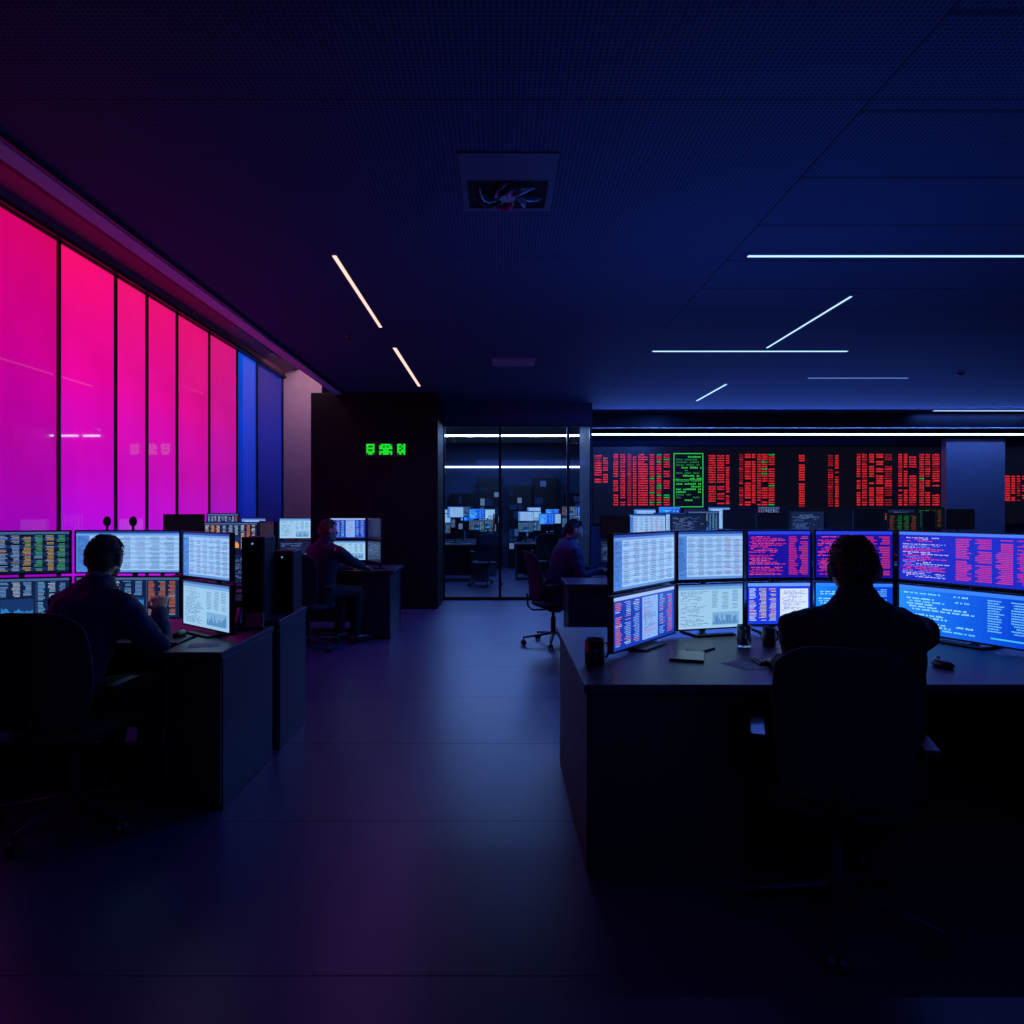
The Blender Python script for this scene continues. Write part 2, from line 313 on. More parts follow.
def monitor(xl,yl,xr,yr,z0,z1,style,label=None,group='desk monitors'):
    sd[0]+=1
    w=math.hypot(xr-xl,yr-yl); h=z1-z0; a=math.atan2(yr-yl,xr-xl)
    names={'doc':'showing a pale data table','doc2':'showing a pale report page','term':'showing multicoloured code on navy','warm':'showing orange figures on navy','chart':'showing coloured figures on black','red':'showing red text rows on deep blue','redwide':'showing red and white text on blue','blue':'showing cyan text on bright blue','mix':'showing a blue page with white panel','color':'showing colourful tables','green':'showing dim green text','dim':'showing dim blue text','off':'with dark screen'}
    r=root('desk_monitor',((xl+xr)/2,(yl+yr)/2,z0),a,label or 'thin black desk monitor '+names[style],'monitor',group)
    bm=bmesh.new(); b=.008
    box(bm,-w/2,w/2,0.006,0.03,0,h)
    for q in ((-w/2,-w/2+b,0,.006,0,h),(w/2-b,w/2,0,.006,0,h),(-w/2+b,w/2-b,0,.006,0,b),(-w/2+b,w/2-b,0,.006,h-b,h)): box(bm,*q)
    box(bm,-w*.25,w*.25,.03,.05,h*.25,h*.75)
    fin(bm,'housing',M_black,r)
    me=paint(w-2*b,h-2*b,style,sd[0]*7+3); me.materials.append(M_scr)
    o=bpy.data.objects.new('screen',me); COL.objects.link(o); o.parent=r; o.location=(0,0.004,h/2)
    return r
def stand(x,y,a,zd,zt,zs,group='monitor stands'):
    r=root('monitor_stand',(x,y,zd),a,'black monitor stand with flat foot and upright pole','monitor stand',group)
    bm=bmesh.new(); box(bm,-.12,.12,-.05,.13,0.0005,.012); fin(bm,'foot',M_black,r,bevel=.004)
    bm=bmesh.new(); tube(bm,[(0,.085,.012),(0,.085,zt-zd-.02)],.016,10); fin(bm,'pole',M_black,r,True)
    for z in zs:
        bm=bmesh.new(); box(bm,-.03,.03,.052,.075,z-zd-.03,z-zd+.03); fin(bm,'bracket',M_black,r)
def column(xl,yl,xr,yr,rows,zd):
    a=math.atan2(yr-yl,xr-xl)
    for z0,z1,s in rows: monitor(xl,yl,xr,yr,z0,z1,s)
    stand((xl+xr)/2,(yl+yr)/2,a,zd,rows[-1][1],[(q[0]+q[1])/2 for q in rows])
# ------------------------------------------------------------ desks
def pedestal(parent,b,front='y',n=3):
    x0,x1,y0,y1,z0,z1=b
    p=bpy.data.objects.new('pedestal',None); p.empty_display_size=.1; COL.objects.link(p); p.parent=parent
    pbox('cabinet_body',M_desk,(x0,x1,y0+.02,y1,z0,z1),p)
    h=(z1-z0-.04)/n
    for i in range(n):
        d=pbox('drawer' if n>1 else 'cabinet_door',M_desk,(x0+.006,x1-.006,y0,y0+.018,z0+.03+i*h,z0+.03+(i+1)*h-.008),p,.002)
        if n>1:
            bm=bmesh.new(); xc=(x0+x1)/2; box(bm,xc-.06,xc+.06,y0-.012,y0,z0+.03+(i+1)*h-.05,z0+.03+(i+1)*h-.04); fin(bm,'handle',M_frame,d)
def desk(name,x0,x1,y0,y1,label,peds,zt=.77,modesty=True,legs=()):
    r=root(name,((x0+x1)/2,(y0+y1)/2,0),0,label,'desk'); cx,cy=(x0+x1)/2,(y0+y1)/2
    pbox('desktop',M_top,(x0-cx,x1-cx,y0-cy,y1-cy,zt-.035,zt),r,.004)
    for (a,b,c,d,n) in peds: pedestal(r,(a-cx,b-cx,c-cy,d-cy,0,zt-.036),n=n)
    if modesty: pbox('modesty_panel',M_desk,(x0-cx+.03,x1-cx-.03,y1-cy-.06,y1-cy-.03,.08 if legs else 0,zt-.036),r)
    for lx in legs: pbox('side_panel',M_desk,(lx-cx-.015,lx-cx+.015,y0-cy+.03,y1-cy-.065,0,zt-.036),r)
    return r
desk('office_desk',.33,3.05,2.74,4.1,'long charcoal desk with solid end cabinet and monitor bank',[(.345,.97,2.76,4.03,1),(2.45,3.02,2.78,3.9,3)])
desk('office_desk',-3.3,-1.67,3.62,4.5,'charcoal desk beneath magenta window',[],legs=(-3.26,-1.70))
desk('side_cabinet',-1.635,-1.34,3.37,4.15,'charcoal drawer cabinet at the desk end',[(-1.63,-1.345,3.38,4.14,1)],modesty=False)
desk('side_cabinet',-1.65,-1.33,4.22,4.82,'charcoal low cabinet behind the first one',[(-1.645,-1.335,4.23,4.81,1)],zt=.79,modesty=False)
desk('office_desk',-3.3,-1.72,5.3,6.1,'dark desk with monitors under the windows',[(-2.1,-1.74,5.33,6.0,3)],legs=(-3.26,))
desk('office_desk',-3.3,-2.18,6.4,6.98,'dark desk with monitors under the windows',[(-3.2,-2.8,6.43,6.9,3)],legs=(-2.22,))
desk('office_desk',-2.95,-1.2,7.87,8.72,'charcoal desk with drawer cabinet by the black block',[(-1.58,-1.24,7.9,8.66,1)],zt=.78,legs=(-2.9,))
desk('office_desk',.62,1.6,6.5,7.15,'charcoal cabinet desk by the aisle',[(.64,1.2,6.53,7.05,2)],zt=.77)
desk('office_desk',.95,2.6,7.2,8.2,'charcoal desk beside a seated worker',[(2.1,2.55,7.24,8.1,3)],legs=(1.0,))
desk('office_desk',1.9,4.3,8.7,9.5,'dark desk carrying a row of monitors',[(3.8,4.25,8.75,9.4,3)],legs=(1.95,))
desk('office_desk',4.5,7.2,8.7,9.5,'dark desk carrying a row of monitors',[(6.7,7.15,8.75,9.4,3)],legs=(4.55,))
desk('office_desk',2.0,4.9,10.6,11.3,'dark desk carrying a row of monitors',[(4.4,4.85,10.65,11.2,3)],legs=(2.05,))
desk('office_desk',5.1,7.6,10.6,11.3,'dark desk carrying a row of monitors',[(7.1,7.55,10.65,11.2,3)],legs=(5.15,))
A=(.79,1.055); Bt=(1.07,1.345)
column(.52,3.22,.945,3.77,[(A[0],A[1],'color'),(Bt[0],Bt[1],'doc')],.77)
column(.957,3.78,1.36,3.90,[(A[0]+.01,A[1],'doc2'),(Bt[0],Bt[1],'doc')],.77)
column(1.375,3.905,1.75,3.93,[(A[0]+.02,A[1],'mix'),(Bt[0],Bt[1],'red')],.77)
column(1.765,3.93,2.18,3.87,[(A[0]+.02,A[1],'blue'),(Bt[0],Bt[1],'red')],.77)
column(2.192,3.86,2.50,3.22,[(A[0],A[1],'blue'),(Bt[0],Bt[1],'redwide')],.77)
column(-2.98,3.86,-2.465,4.02,[(.83,1.075,'term'),(1.09,1.34,'chart')],.77)
column(-2.45,4.03,-1.84,4.03,[(.83,1.075,'term'),(1.09,1.34,'doc')],.77)
column(-1.825,4.02,-1.42,3.68,[(.80,1.06,'doc2'),(1.075,1.335,'doc')],.77)
column(-3.0,5.6,-2.5,5.75,[(.95,1.2,'term')],.77)
column(-2.45,5.78,-2.0,5.78,[(.85,1.1,'dim'),(1.12,1.36,'warm')],.77)
column(-1.98,5.75,-1.76,5.45,[(.85,1.1,'doc'),(1.12,1.37,'off')],.77)
column(-3.2,6.65,-2.85,6.75,[(1.12,1.42,'off')],.77)
column(-2.83,6.75,-2.52,6.75,[(.90,1.13,'dim'),(1.15,1.43,'term')],.77)
column(-2.50,6.75,-2.24,6.70,[(.88,1.10,'warm'),(1.12,1.39,'doc')],.77)
column(-2.62,8.3,-2.25,8.34,[(.86,1.1,'dim'),(1.12,1.37,'doc2')],.78)
column(-2.03,8.35,-1.60,8.35,[(.86,1.1,'doc2'),(1.12,1.37,'color')],.78)
column(-1.58,8.33,-1.36,7.98,[(.86,1.1,'dim'),(1.12,1.37,'off')],.78)
column(1.14,7.98,1.34,7.35,[(.87,1.12,'dim'),(1.14,1.40,'off')],.77)
xs=[(2.0,2.4,'doc'),(2.44,2.86,'term'),(2.9,3.3,'off'),(3.34,3.74,'off'),(3.78,4.2,'dim'),(4.6,5.0,'off'),(5.04,5.44,'green'),(5.5,5.68,'off')]
for i,(a,b,s) in enumerate(xs): column(a,9.1,b,9.1+(.04 if i%2 else -.04),[(1.13,1.43+.02*(i%3),s)],.77)
for i,s in enumerate(['doc','blue','dim','doc','off','term','off']): column(2.1+i*.39,11.0,2.45+i*.39,11.0,[(1.16,1.49+.03*(i%2),s)],.77)
for i,s in enumerate(['off','green','dim','green','off']): column(5.15+i*.47,11.0,5.58+i*.47,11.0,[(1.16,1.48+.03*(i%2),s)],.77)
column(1.42,7.75,1.85,7.8,[(1.14,1.42,'doc')],.77); column(1.9,7.8,2.3,7.8,[(1.14,1.42,'dim')],.77)
# inner office behind the glass
for i,(x0,y0) in enumerate(((-1.7,14.3),(.3,14.6),(-1.6,16.5),(.6,16.6))):
    desk('office_desk',x0,x0+1.5,y0,y0+.7,'dark desk inside the glazed office',[(x0+1.1,x0+1.46,y0+.04,y0+.6,3)],legs=(x0+.05,))
desk('office_desk',-1.6,-.05,15.5,16.0,'dark desk inside the glazed office',[(-.5,-.1,15.55,15.9,3)],legs=(-1.55,))
desk('office_desk',.5,2.05,15.7,16.2,'dark desk inside the glazed office',[(1.6,2.0,15.75,16.1,3)],legs=(.55,))
for i,(x,y,s) in enumerate(((-1.55,14.65,'blue'),(-1.1,14.65,'doc'),(-.65,14.6,'blue'),(.38,14.95,'doc'),(.83,14.95,'blue'),(1.32,14.95,'term'),(-1.4,16.85,'doc'),(-.95,16.85,'blue'),(-.5,16.85,'doc2'),(.65,16.95,'doc'),(1.1,16.95,'blue'),(1.6,16.95,'doc'),
    (-1.45,15.75,'doc'),(-1.0,15.75,'term'),(-.45,15.75,'doc2'),(.6,15.95,'doc2'),(1.05,15.95,'doc'),(1.5,15.95,'blue'))):
    z=1.40+.10*((i*7)%4)/2
    column(x,y,x+.34,y,[(z-.24,z,s)] if i%3==1 else [(z-.46,z-.24,'term'),(z-.22,z,s)],.77)
M_glow_blue=emis('added_glow_blue',(60,100,180),.5); M_glow_dark=emis('added_glow_dark_blue',(22,45,105),.5); M_glow_pale=emis('added_glow_pale',(120,150,205),.5)  # emissive cabinet fronts, glow added to brighten the inner office
RC=random.Random(4)
for i in range(6):
    x=-1.7+i*.72+RC.uniform(-.04,.04); hh=RC.choice([1.9,2.3,2.3,2.1])
    r=root('glass_cabinet',(x,17.6,0),0,'added tall dark cabinet with self-glowing blue fronts','cabinet','glass cabinets')
    pbox('cabinet_body',M_frame,(-.3,.3,0,.38,0,hh),r)
    z=.5
    while z<hh-.1:
        dzz=RC.uniform(.05,.2); x0=-.26; 
        while x0<.2:
            ww=RC.uniform(.05,.2)
            if RC.random()<.38:
                bm=bmesh.new(); box(bm,x0,min(x0+ww,.26),-.012,0,z,min(z+dzz,hh-.02)); fin(bm,'shelf_front',RC.choice([M_glow_blue,M_glow_dark,M_glow_dark,M_glow_dark,M_glow_pale]),r)
            x0+=ww+.03
        z+=dzz+.04
# ------------------------------------------------------------ ticker boards
def board(x0,x1,z0,z1,y,blocks,seed,label):
    r=root('ticker_display',((x0+x1)/2,y,z0),0,label,'display board'); w=x1-x0;h=z1-z0
    bm=bmesh.new(); box(bm,-w/2,w/2,.0,.049,0,h); fin(bm,'housing',M_core,r)
    C=Canvas(w-.04,h-.04); R=random.Random(seed); Rd=(236,40,46);G=(45,185,65);D=(165,26,34)
    for (a,b,za,zb,kind) in blocks:
        if kind=='box':
            for q in ((a,za,b,za+.015),(a,zb-.015,b,zb),(a,za,a+.015,zb),(b-.015,za,b,zb),(a,(za+zb)/2,b,(za+zb)/2+.012)): C.rect(*q,G)
            C.text(a+.05,za+.05,b-.05,zb-.04,.05,[G,(30,110,50)],R,indent=False,cw=.6,dens=.75); continue
        x=a
        while x<b-.04:
            cw=min(R.choice([.07,.1,.13]),b-x); z=zb-.045
            pal=[Rd,Rd,Rd,D] if kind=='r' else ([Rd,G,G,Rd] if kind=='m' else [G,G,Rd])
            colc=R.choice(pal); solid=R.random()<.4
            while z>za:
                c=colc if R.random()<.72 else R.choice(pal)
                if R.random()<.91:
                    if kind=='r' and solid: C.rect(x,z,x+cw,z+.033,(110,18,24),1)
                    xx=x
                    while xx<x+cw-.012:
                        C.rect(xx,z+.004,xx+.015,z+R.choice([.022,.03]),c,2); xx+=.022
                z-=.044
            x+=cw+.03
    me=C.mesh('screen',(6,7,13)); me.materials.append(M_board); o=bpy.data.objects.new('screen',me); COL.objects.link(o); o.parent=r; o.location=(0,-.003,h/2)
board(1.7,8.2,1.2,2.66,12.95,[(.03,.27,.75,1.28,'r'),(.38,.95,.3,1.3,'r'),(.95,1.42,.3,1.3,'m'),(1.49,2.04,.3,1.3,'box'),(2.14,2.52,.32,1.28,'r'),(2.71,3.1,.32,1.3,'r'),(3.12,3.42,.32,1.3,'m'),
   (3.81,3.98,.3,1.28,'r'),(4.35,4.54,.3,1.28,'r'),(4.88,5.2,.3,1.3,'r'),(5.24,5.6,.3,1.3,'r'),(5.65,6.0,.3,1.3,'r'),(6.04,6.12,.3,1.3,'g'),(6.15,6.44,.3,1.3,'r'),(4.9,6.4,.05,.2,'g')],5,'wide black trading ticker with red and green figures')
board(9.28,10.45,1.2,2.66,12.95,[(.03,1.1,.4,.9,'r')],9,'black trading ticker with red figures beside column')
# green sign
r=root('led_sign',(-1.68,10.32,2.27),0,'small green led character sign on black wall','sign')
bm=bmesh.new(); box(bm,-.32,.32,0,.038,-.03,.20); fin(bm,'sign_panel',M_black,r)
gl3=[["1111","1001","1111","1001","1111","0110"],["0111110","1101011","1111111","0011100","1111111","1011101"],["1101","1011","1101","1011","1111","0101"]]
for gi,(gl,xo) in enumerate(zip(gl3,(-.29,-.10,.165))):
    bm=bmesh.new(); cell=.030 if gi!=1 else .0275
    for j,row in enumerate(gl):
        for i,ch in enumerate(row):
            if ch=='1': x=xo+i*cell; z=.145-j*.027; box(bm,x,x+cell,-.006,0,z,z+.024)
    box(bm,xo,xo+len(gl[0])*cell,-.002,0,.145-5*.027,.167)
    o=fin(bm,'led_character',M_green,r)
    o.data.materials.append(M_green2)
    for p in o.data.polygons[-6:]: p.material_index=1
# ------------------------------------------------------------ ceiling fittings
def strip(x0,y0,x1,y1,z,m,label,w=.035,lamp=None,power=0):
    L=math.hypot(x1-x0,y1-y0); a=math.atan2(y1-y0,x1-x0)
    r=root('linear_ceiling_light',((x0+x1)/2,(y0+y1)/2,z),a,label,'ceiling light','linear lights')
    bm=bmesh.new(); box(bm,-L/2-.01,L/2+.01,-w/2-.005,w/2+.005,-.002,0); fin(bm,'housing',M_frame,r)
    bm=bmesh.new(); box(bm,-L/2,L/2,-w/2,w/2,-.005,-.002); fin(bm,'diffuser',m,r)
    if lamp:
        ld=bpy.data.lights.new('strip_lamp','AREA'); ld.shape='RECTANGLE'; ld.size=L; ld.size_y=.006; ld.color=lamp; ld.energy=power
        o=bpy.data.objects.new('strip_lamp',ld); COL.objects.link(o); o.parent=r; o.location=(0,0,-.008)
BL=(.05,.17,1.0)
pl='slim recessed rose-white linear ceiling light'; bl='slim recessed cool-white linear ceiling light'
strip(-1.135,4.79,-1.135,6.66,3.2,M_pink,pl,.028)
strip(-1.13,7.5,-1.13,9.8,3.2,M_pink,pl,.038)
strip(1.70,4.80,3.9,4.80,3.2,M_blue,bl,.03,BL,12)
strip(1.67,7.66,3.8,7.66,3.2,M_blue,bl,.04,BL,100)
strip(2.86,5.70,2.86,7.5,3.2,M_blue,bl,.02,BL,20)
strip(3.12,9.65,3.12,11.1,3.2,M_blue,bl,.03,BL,70)
strip(4.05,9.2,5.36,9.2,3.2,M_dimled,bl,.03)
strip(7.56,12.2,9.6,12.2,3.2,M_blue,bl,.07,BL,20)
strip(-1.4,14.2,1.4,14.2,3.2,M_blue,'added cool-white ceiling light brightening the glazed office',.08,(.12,.32,1),50)  # added strip and lamp, lifts the light behind the glass
strip(-1.6,16.0,1.8,16.0,3.2,M_dimled,'added cool-white ceiling light brightening the glazed office',.10)  # second added strip for a brighter inner office
r=root('wall_strip_light',(6.05,12.70,2.84),0,'long glowing cool-white light line above ticker wall','wall light')
pbox('housing',M_core,(-4.45,4.4,.0,.3,-.03,.03),r,0); pbox('diffuser',M_bright,(-4.45,4.4,-.02,0,-.015,.012),r,0)
r=root('wall_strip_light',(.2,12.9,2.84),0,'added cool-white light line standing for a strip reflection in the glass','reflection line')
pbox('diffuser',M_refl_line,(-1.4,1.25,-.015,.015,-.015,.01),r,0); pbox('housing',M_frame,(-1.41,1.26,-.02,.02,.011,.025),r,0)  # emissive bar added in place of the strip's reflection in the partition
bm=bmesh.new(); tube(bm,[(-1.2,0,.025),(-1.2,0,.36)],.004,6); fin(bm,'cable',M_frame,r); bm=bmesh.new(); tube(bm,[(1.2,0,.025),(1.2,0,.36)],.004,6); fin(bm,'cable',M_frame,r)
r=root('wall_strip_light',(.4,17.97,2.58),0,'added cool-white line standing for a strip reflection in the glass','wall light')
pbox('diffuser',M_bright,(-1.9,2.0,0,.02,-.02,.02),r,0); pbox('housing',M_frame,(-1.9,2.0,.02,.03,-.03,.03),r,0)  # lower reflected strip line, added as a glowing bar on the far wall
# cassette
r=root('ceiling_diffuser',(.04,3.74,3.2),0,'square black ceiling air unit with curved fan vanes','air vent')
bm=bmesh.new()
for b in ((-.25,.25,-.33,-.05,-.008,0),(-.25,.25,.29,.33,-.008,0),(-.25,-.215,-.05,.29,-.008,0),(.215,.25,-.05,.29,-.008,0)): box(bm,*b)
fin(bm,'frame',mat('vent_frame',(70,76,96),.6),r,bevel=.002)
pbox('cavity_plate',M_core,(-.215,.215,-.05,.29,-.004,0),r,0)
Mv=mat('vane_metal',(150,156,172),.25,metal=.6)
for k in range(7):
    a=k*2*math.pi/7; bm=bmesh.new(); pts=[]
    for t in range(6):
        q=t/5; rr=.04+.13*q; aa=a+q*1.1; pts.append((rr*math.cos(aa)*1.1,.12+rr*math.sin(aa)*.9,-.012-.02*math.sin(q*3.1)))
    tube(bm,pts,[(.004,.006),(.004,.018),(.004,.026),(.004,.026),(.004,.018),(.004,.006)],8); fin(bm,'vane',Mv,r,True)
bm=bmesh.new(); cyl(bm,(0,.12),.045,-.03,-.004,16,.035); fin(bm,'hub',Mv,r)
r=root('ceiling_grille',(.16,8.2,3.2),0,'slim rectangular ceiling air grille','air vent')
bm=bmesh.new(); box(bm,-.25,.25,-.2,.2,-.006,0)
for k in range(5): box(bm,-.24,.24,-.18+k*.08,-.14+k*.08,-.02,-.004)
fin(bm,'slats',M_column,r)
for (x,y) in ((-1.5,7.0),(5.85,8.9)):
    r=root('smoke_detector',(x,y,3.2),0,'small round ceiling smoke detector','smoke detector','smoke detectors')
    bm=bmesh.new(); cyl(bm,(0,0),.04,-.025,0,20,.05); fin(bm,'housing',M_desk,r); bm=bmesh.new(); cyl(bm,(0,0),.02,-.035,-.025,16); fin(bm,'sensor_cap',M_black,r)
# ------------------------------------------------------------ chairs
def build_chair():
    r=root('office_chair',(0,0,0),0,'','chair','office chairs')
    bm=bmesh.new()
    ell(bm,(0,.03,.445),(.235,.25,.045),fn=lambda c:V((math.copysign(abs(c.x)**.6,c.x),math.copysign(abs(c.y)**.6,c.y),c.z)),seg=24); fin(bm,'seat',M_fabric,r,True)
    bm=bmesh.new(); N=16;Mr=16;g=[]
    for s in (0,1):
        rows=[]
        for j in range(Mr+1):
            q=j/Mr; z=.49+.53*q; w=.222*(1-.20*(abs(q-.62)*1.35)**2)*(1-.10*max(0,(q-.9)/.1)**2); row=[]
            for i in range(N+1):
                t=i/N*2-1; y=-.25-.07*q+.03*math.sin(q*math.pi)+.06*t*t-(.014 if s else 0)
                row.append(bm.verts.new((w*t,y,z-(.045*abs(t)**4)*(max(0,q-.5)*2)**2)))
            rows.append(row)
        g.append(rows)
    for s in (0,1):
        for j in range(Mr):
            for i in range(N): bm.faces.new((g[s][j][i],g[s][j][i+1],g[s][j+1][i+1],g[s][j+1][i]))
    for j in range(Mr):
        for i in (0,N): bm.faces.new((g[0][j][i],g[0][j+1][i],g[1][j+1][i],g[1][j][i]))
    for i in range(N):
        for j in (0,Mr): bm.faces.new((g[0][j][i],g[0][j][i+1],g[1][j][i+1],g[1][j][i]))
    fin(bm,'backrest',M_fabric,r,True)
    bm=bmesh.new(); tube(bm,[(0,-.05,.38),(0,-.24,.385),(0,-.29,.43),(0,-.30,.56)],[(.022,.01)]*4,8,ref=(1,0,0)); fin(bm,'back_support',M_black,r,True)
    for s in (-1,1):
        bm=bmesh.new(); tube(bm,[(s*.19,-.02,.40),(s*.255,-.02,.42),(s*.265,-.02,.50),(s*.265,-.03,.655)],[.012]*4,8)
        box(bm,s*.265-.025,s*.265+.025,-.16,.05,.655,.675); fin(bm,'armrest',M_black,r,bevel=.006)
    bm=bmesh.new(); cyl(bm,(0,0),.028,.12,.30); cyl(bm,(0,0),.018,.29,.40); box(bm,-.09,.09,-.1,.1,.385,.41); fin(bm,'gas_lift',M_base,r)
    for k in range(5):
        a=math.radians(48+72*k); c,s_=math.cos(a),math.sin(a)
        bm=bmesh.new(); tube(bm,[(0,0,.13),(c*.16,s_*.16,.105),(c*.33,s_*.33,.085)],[(.026,.018),(.022,.014),(.016,.011)],8,ref=(-s_,c,0)); fin(bm,'leg',M_base,r,True)
        bm=bmesh.new(); 
        for o_ in (-.016,.016):
            ctr=V((c*.33,s_*.33,.03)); ax=V((-s_,c,0)); tube(bm,[ctr+ax*(o_-.009),ctr+ax*(o_+.009)],.028,14,cap=False)
        tube(bm,[(c*.33,s_*.33,.03),(c*.33,s_*.33,.08)],.008,8); fin(bm,'caster',M_base,r)
    return r
proto=build_chair()
def place(o,loc,rot,label):
    c=o.copy(); COL.objects.link(c)
    for ch in o.children:
        k=ch.copy(); COL.objects.link(k); k.parent=c
    c.location=loc; c.rotation_euler=(0,0,rot); c['label']=label; return c
chl=[((1.20,2.50,0),-.33,'black high-back office chair under person in dark jacket'),((-1.99,3.27,0),-.05,'black office chair under person in navy shirt'),
 ((-2.02,7.38,0),-.25,'black office chair pulled to the far desk'),((.58,7.62,0),-1.30,'black office chair by the aisle desk'),((-.3,13.6,0),.3,'black office chair inside glazed office'),((.9,13.9,0),.1,'black office chair inside glazed office')]
proto.location=chl[0][0]; proto.rotation_euler=(0,0,chl[0][1]); proto['label']=chl[0][2]
for l,a,t in chl[1:]: place(proto,l,a,t)
# ------------------------------------------------------------ people
def remesh(bm,vox,sm):
    bmesh.ops.recalc_face_normals(bm,faces=bm.faces)
    me=bpy.data.meshes.new('tmp'); bm.to_mesh(me); bm.free(); o=bpy.data.objects.new('tmp',me); COL.objects.link(o)
    m=o.modifiers.new('r','REMESH'); m.mode='VOXEL'; m.voxel_size=vox; m.use_smooth_shade=True
    s=o.modifiers.new('s','SMOOTH'); s.factor=.5; s.iterations=sm
    dg=bpy.context.evaluated_depsgraph_get(); dg.update(); out=bpy.data.meshes.new_from_object(o.evaluated_get(dg)); bpy.data.objects.remove(o); return out
def addmesh(me,name,m,parent):
    me.materials.clear(); me.materials.append(m); me.name=name
    for p in me.polygons:p.use_smooth=True
    o=bpy.data.objects.new(name,me); COL.objects.link(o); o.parent=parent; return o
def ik(s,t,l1,l2,pole):
    s,t=V(s),V(t); d=t-s; L=min(d.length,(l1+l2)*.995); dn=d.normalized(); t=s+dn*L
    a=(l1*l1-l2*l2+L*L)/(2*L); h=math.sqrt(max(0,l1*l1-a*a)); p=V(pole)-dn*V(pole).dot(dn); p.normalize(); return s+dn*a+p*h,t
def headfn(c):
    x,y,z=c
    if z<0:
        k=(-z)**1.4; x*=1-.36*k
        if y<0: y*=1-.45*k
        else: y*=1-.08*k
    if y<0 and z>-.2: y*=1.06
    return V((x,y,z))
def person(loc,rot,label,hands,lean,hyaw,hpitch,cj,ct,ch,splay=.4,drop=0,bulk=1.0,beard=False):
    P=root('person',loc,rot,label,'person'); inv=Matrix.Rotation(-rot,3,'Z')
    l=lean; sh=lambda z:l*max(0,(z-.55))/.5+(.25*l*max(0,z-.8))
    dz=lambda z:z-drop*max(0,min(1,(z-.6)/.4))
    H=V((0,sh(1.1)+.035,dz(1.238))); RH=Matrix.Rotation(hyaw,3,'Z')@Matrix.Rotation(hpitch,3,'X')
    arms=[]
    for s,t in zip((-1,1),hands):
        t=inv@(V(t)-V(loc)); S0=V((s*.195*bulk,sh(1.03),dz(1.028))); e,t=ik(S0,t,.29,.27,(s*splay,-.3,-.75)); arms.append((s,S0,e,t))
    bm=bmesh.new()
    tz=[(.50,.14,.10),(.60,.155,.11),(.75,.14,.10),(.9,.155,.105),(1.0,.17,.105),(1.06,.14,.085),(1.11,.08,.065)]
    tube(bm,[(0,sh(z),dz(z)) for z,a,b in tz],[(a,b) for z,a,b in tz],20,ref=(1,0,0))
    tube(bm,[(0,sh(1.05),dz(1.04)),(0,sh(1.05)+.01,dz(1.11)),tuple(H+V((0,-.015,-.03)))],[.062,.056,.056],16)
    ell(bm,H,(.076,.096,.118),RH,24,headfn)
    F=lambda p:H+RH@V(p)
    tube(bm,[F((0,.09,.02)),F((0,.108,-.015)),F((0,.112,-.028))],[.008,.012,.013],8)
    ell(bm,F((0,.088,-.058)),(.024,.012,.006),RH,10); ell(bm,F((0,.086,-.068)),(.021,.012,.007),RH,10); ell(bm,F((0,.075,-.1)),(.026,.022,.018),RH,10)
    ell(bm,F((0,.082,.03)),(.05,.014,.009),RH,10)
    for s in (-1,1): ell(bm,F((s*.086,-.008,-.008)),(.012,.021,.035),RH@Matrix.Rotation(s*.4,3,'Z'),10)
    for s,a,e,t in arms:
        tube(bm,[a,e,t],[.05,.042,.028],12)
        f=(t-e).normalized(); side=f.cross(V((0,0,1))).normalized(); 
        tube(bm,[t,t+f*.04,t+f*.085],[(.027,.018),(.038,.016),(.04,.014)],12,ref=tuple(side))
    for s in (-1,1):
        tube(bm,[(s*.09,.0,.56),(s*.13,.40,.565)],[.082,.058],12); tube(bm,[(s*.13,.41,.56),(s*.13,.40,.3),(s*.13,.38,.10)],[.055,.05,.036],12)
        tube(bm,[(s*.13,.36,.06),(s*.14,.54,.05)],[.038,.03],10)
    me=remesh(bm,.006,3)
    bm=bmesh.new(); bm.from_mesh(me)
    for s,a,e,t in arms:
        f=(t-e).normalized(); side=f.cross(V((0,0,1))).normalized(); up=side.cross(f)
        for k,(off,L) in enumerate(((-.031,.9),(-.0105,1.05),(.0105,1.0),(.031,.78))):
            off=off*s*1; b=t+f*.072+side*off; ang=.15; pts=[b]
            for seg_,da in ((.042,.15),(.028,.45),(.022,.4)):
                ang+=da; pts.append(pts[-1]+(f*math.cos(ang)-up*math.sin(ang))*seg_*L+side*off*.08)
            tube(bm,pts,[.0095,.009,.008,.0068],8)
        sd_=side*(-s); b=t+f*.02+sd_*.022
        tube(bm,[b,b+(f*.5+sd_*.8).normalized()*.035-up*.006,b+(f*.5+sd_*.8).normalized()*.035-up*.012+f*.028,b+(f*.5+sd_*.8).normalized()*.035-up*.018+f*.05-sd_*.004],[.012,.0105,.0095,.0075],8)
    bm.to_mesh(me); bm.free(); addmesh(me,'body',M_skin,P)
    for s in (-1,1):
        bm=bmesh.new(); ell(bm,F((s*.03,.079,.008)),(.012,.012,.010),RH,12); e=fin(bm,'eye',M_eye,P,True)
        bm=bmesh.new(); ell(bm,F((s*.03,.0895,.008)),(.005,.003,.005),RH,10); fin(bm,'pupil',M_shoe,e,True)
    bm=bmesh.new()
    jz=[(.47,.185,.135),(.58,.195,.14),(.75,.192,.137),(.9,.208,.144),(1.0,.215,.142),(1.045,.195,.125),(1.085,.15,.10),(1.115,.10,.08),(1.138,.07,.066)]
    tube(bm,[(0,sh(z)-.004,dz(z)) for z,a,b in jz],[(a*bulk,b) for z,a,b in jz],24,ref=(1,0,0))
    for s,a,e,t in arms:
        m1=(a+e)/2; tube(bm,[a+V((-s*.07,0,.018)),a+V((s*.010,0,-.008)),m1,e,(e+t)/2,t-(t-e).normalized()*.015],[.062,.076,.070,.060,.053,.042],14)
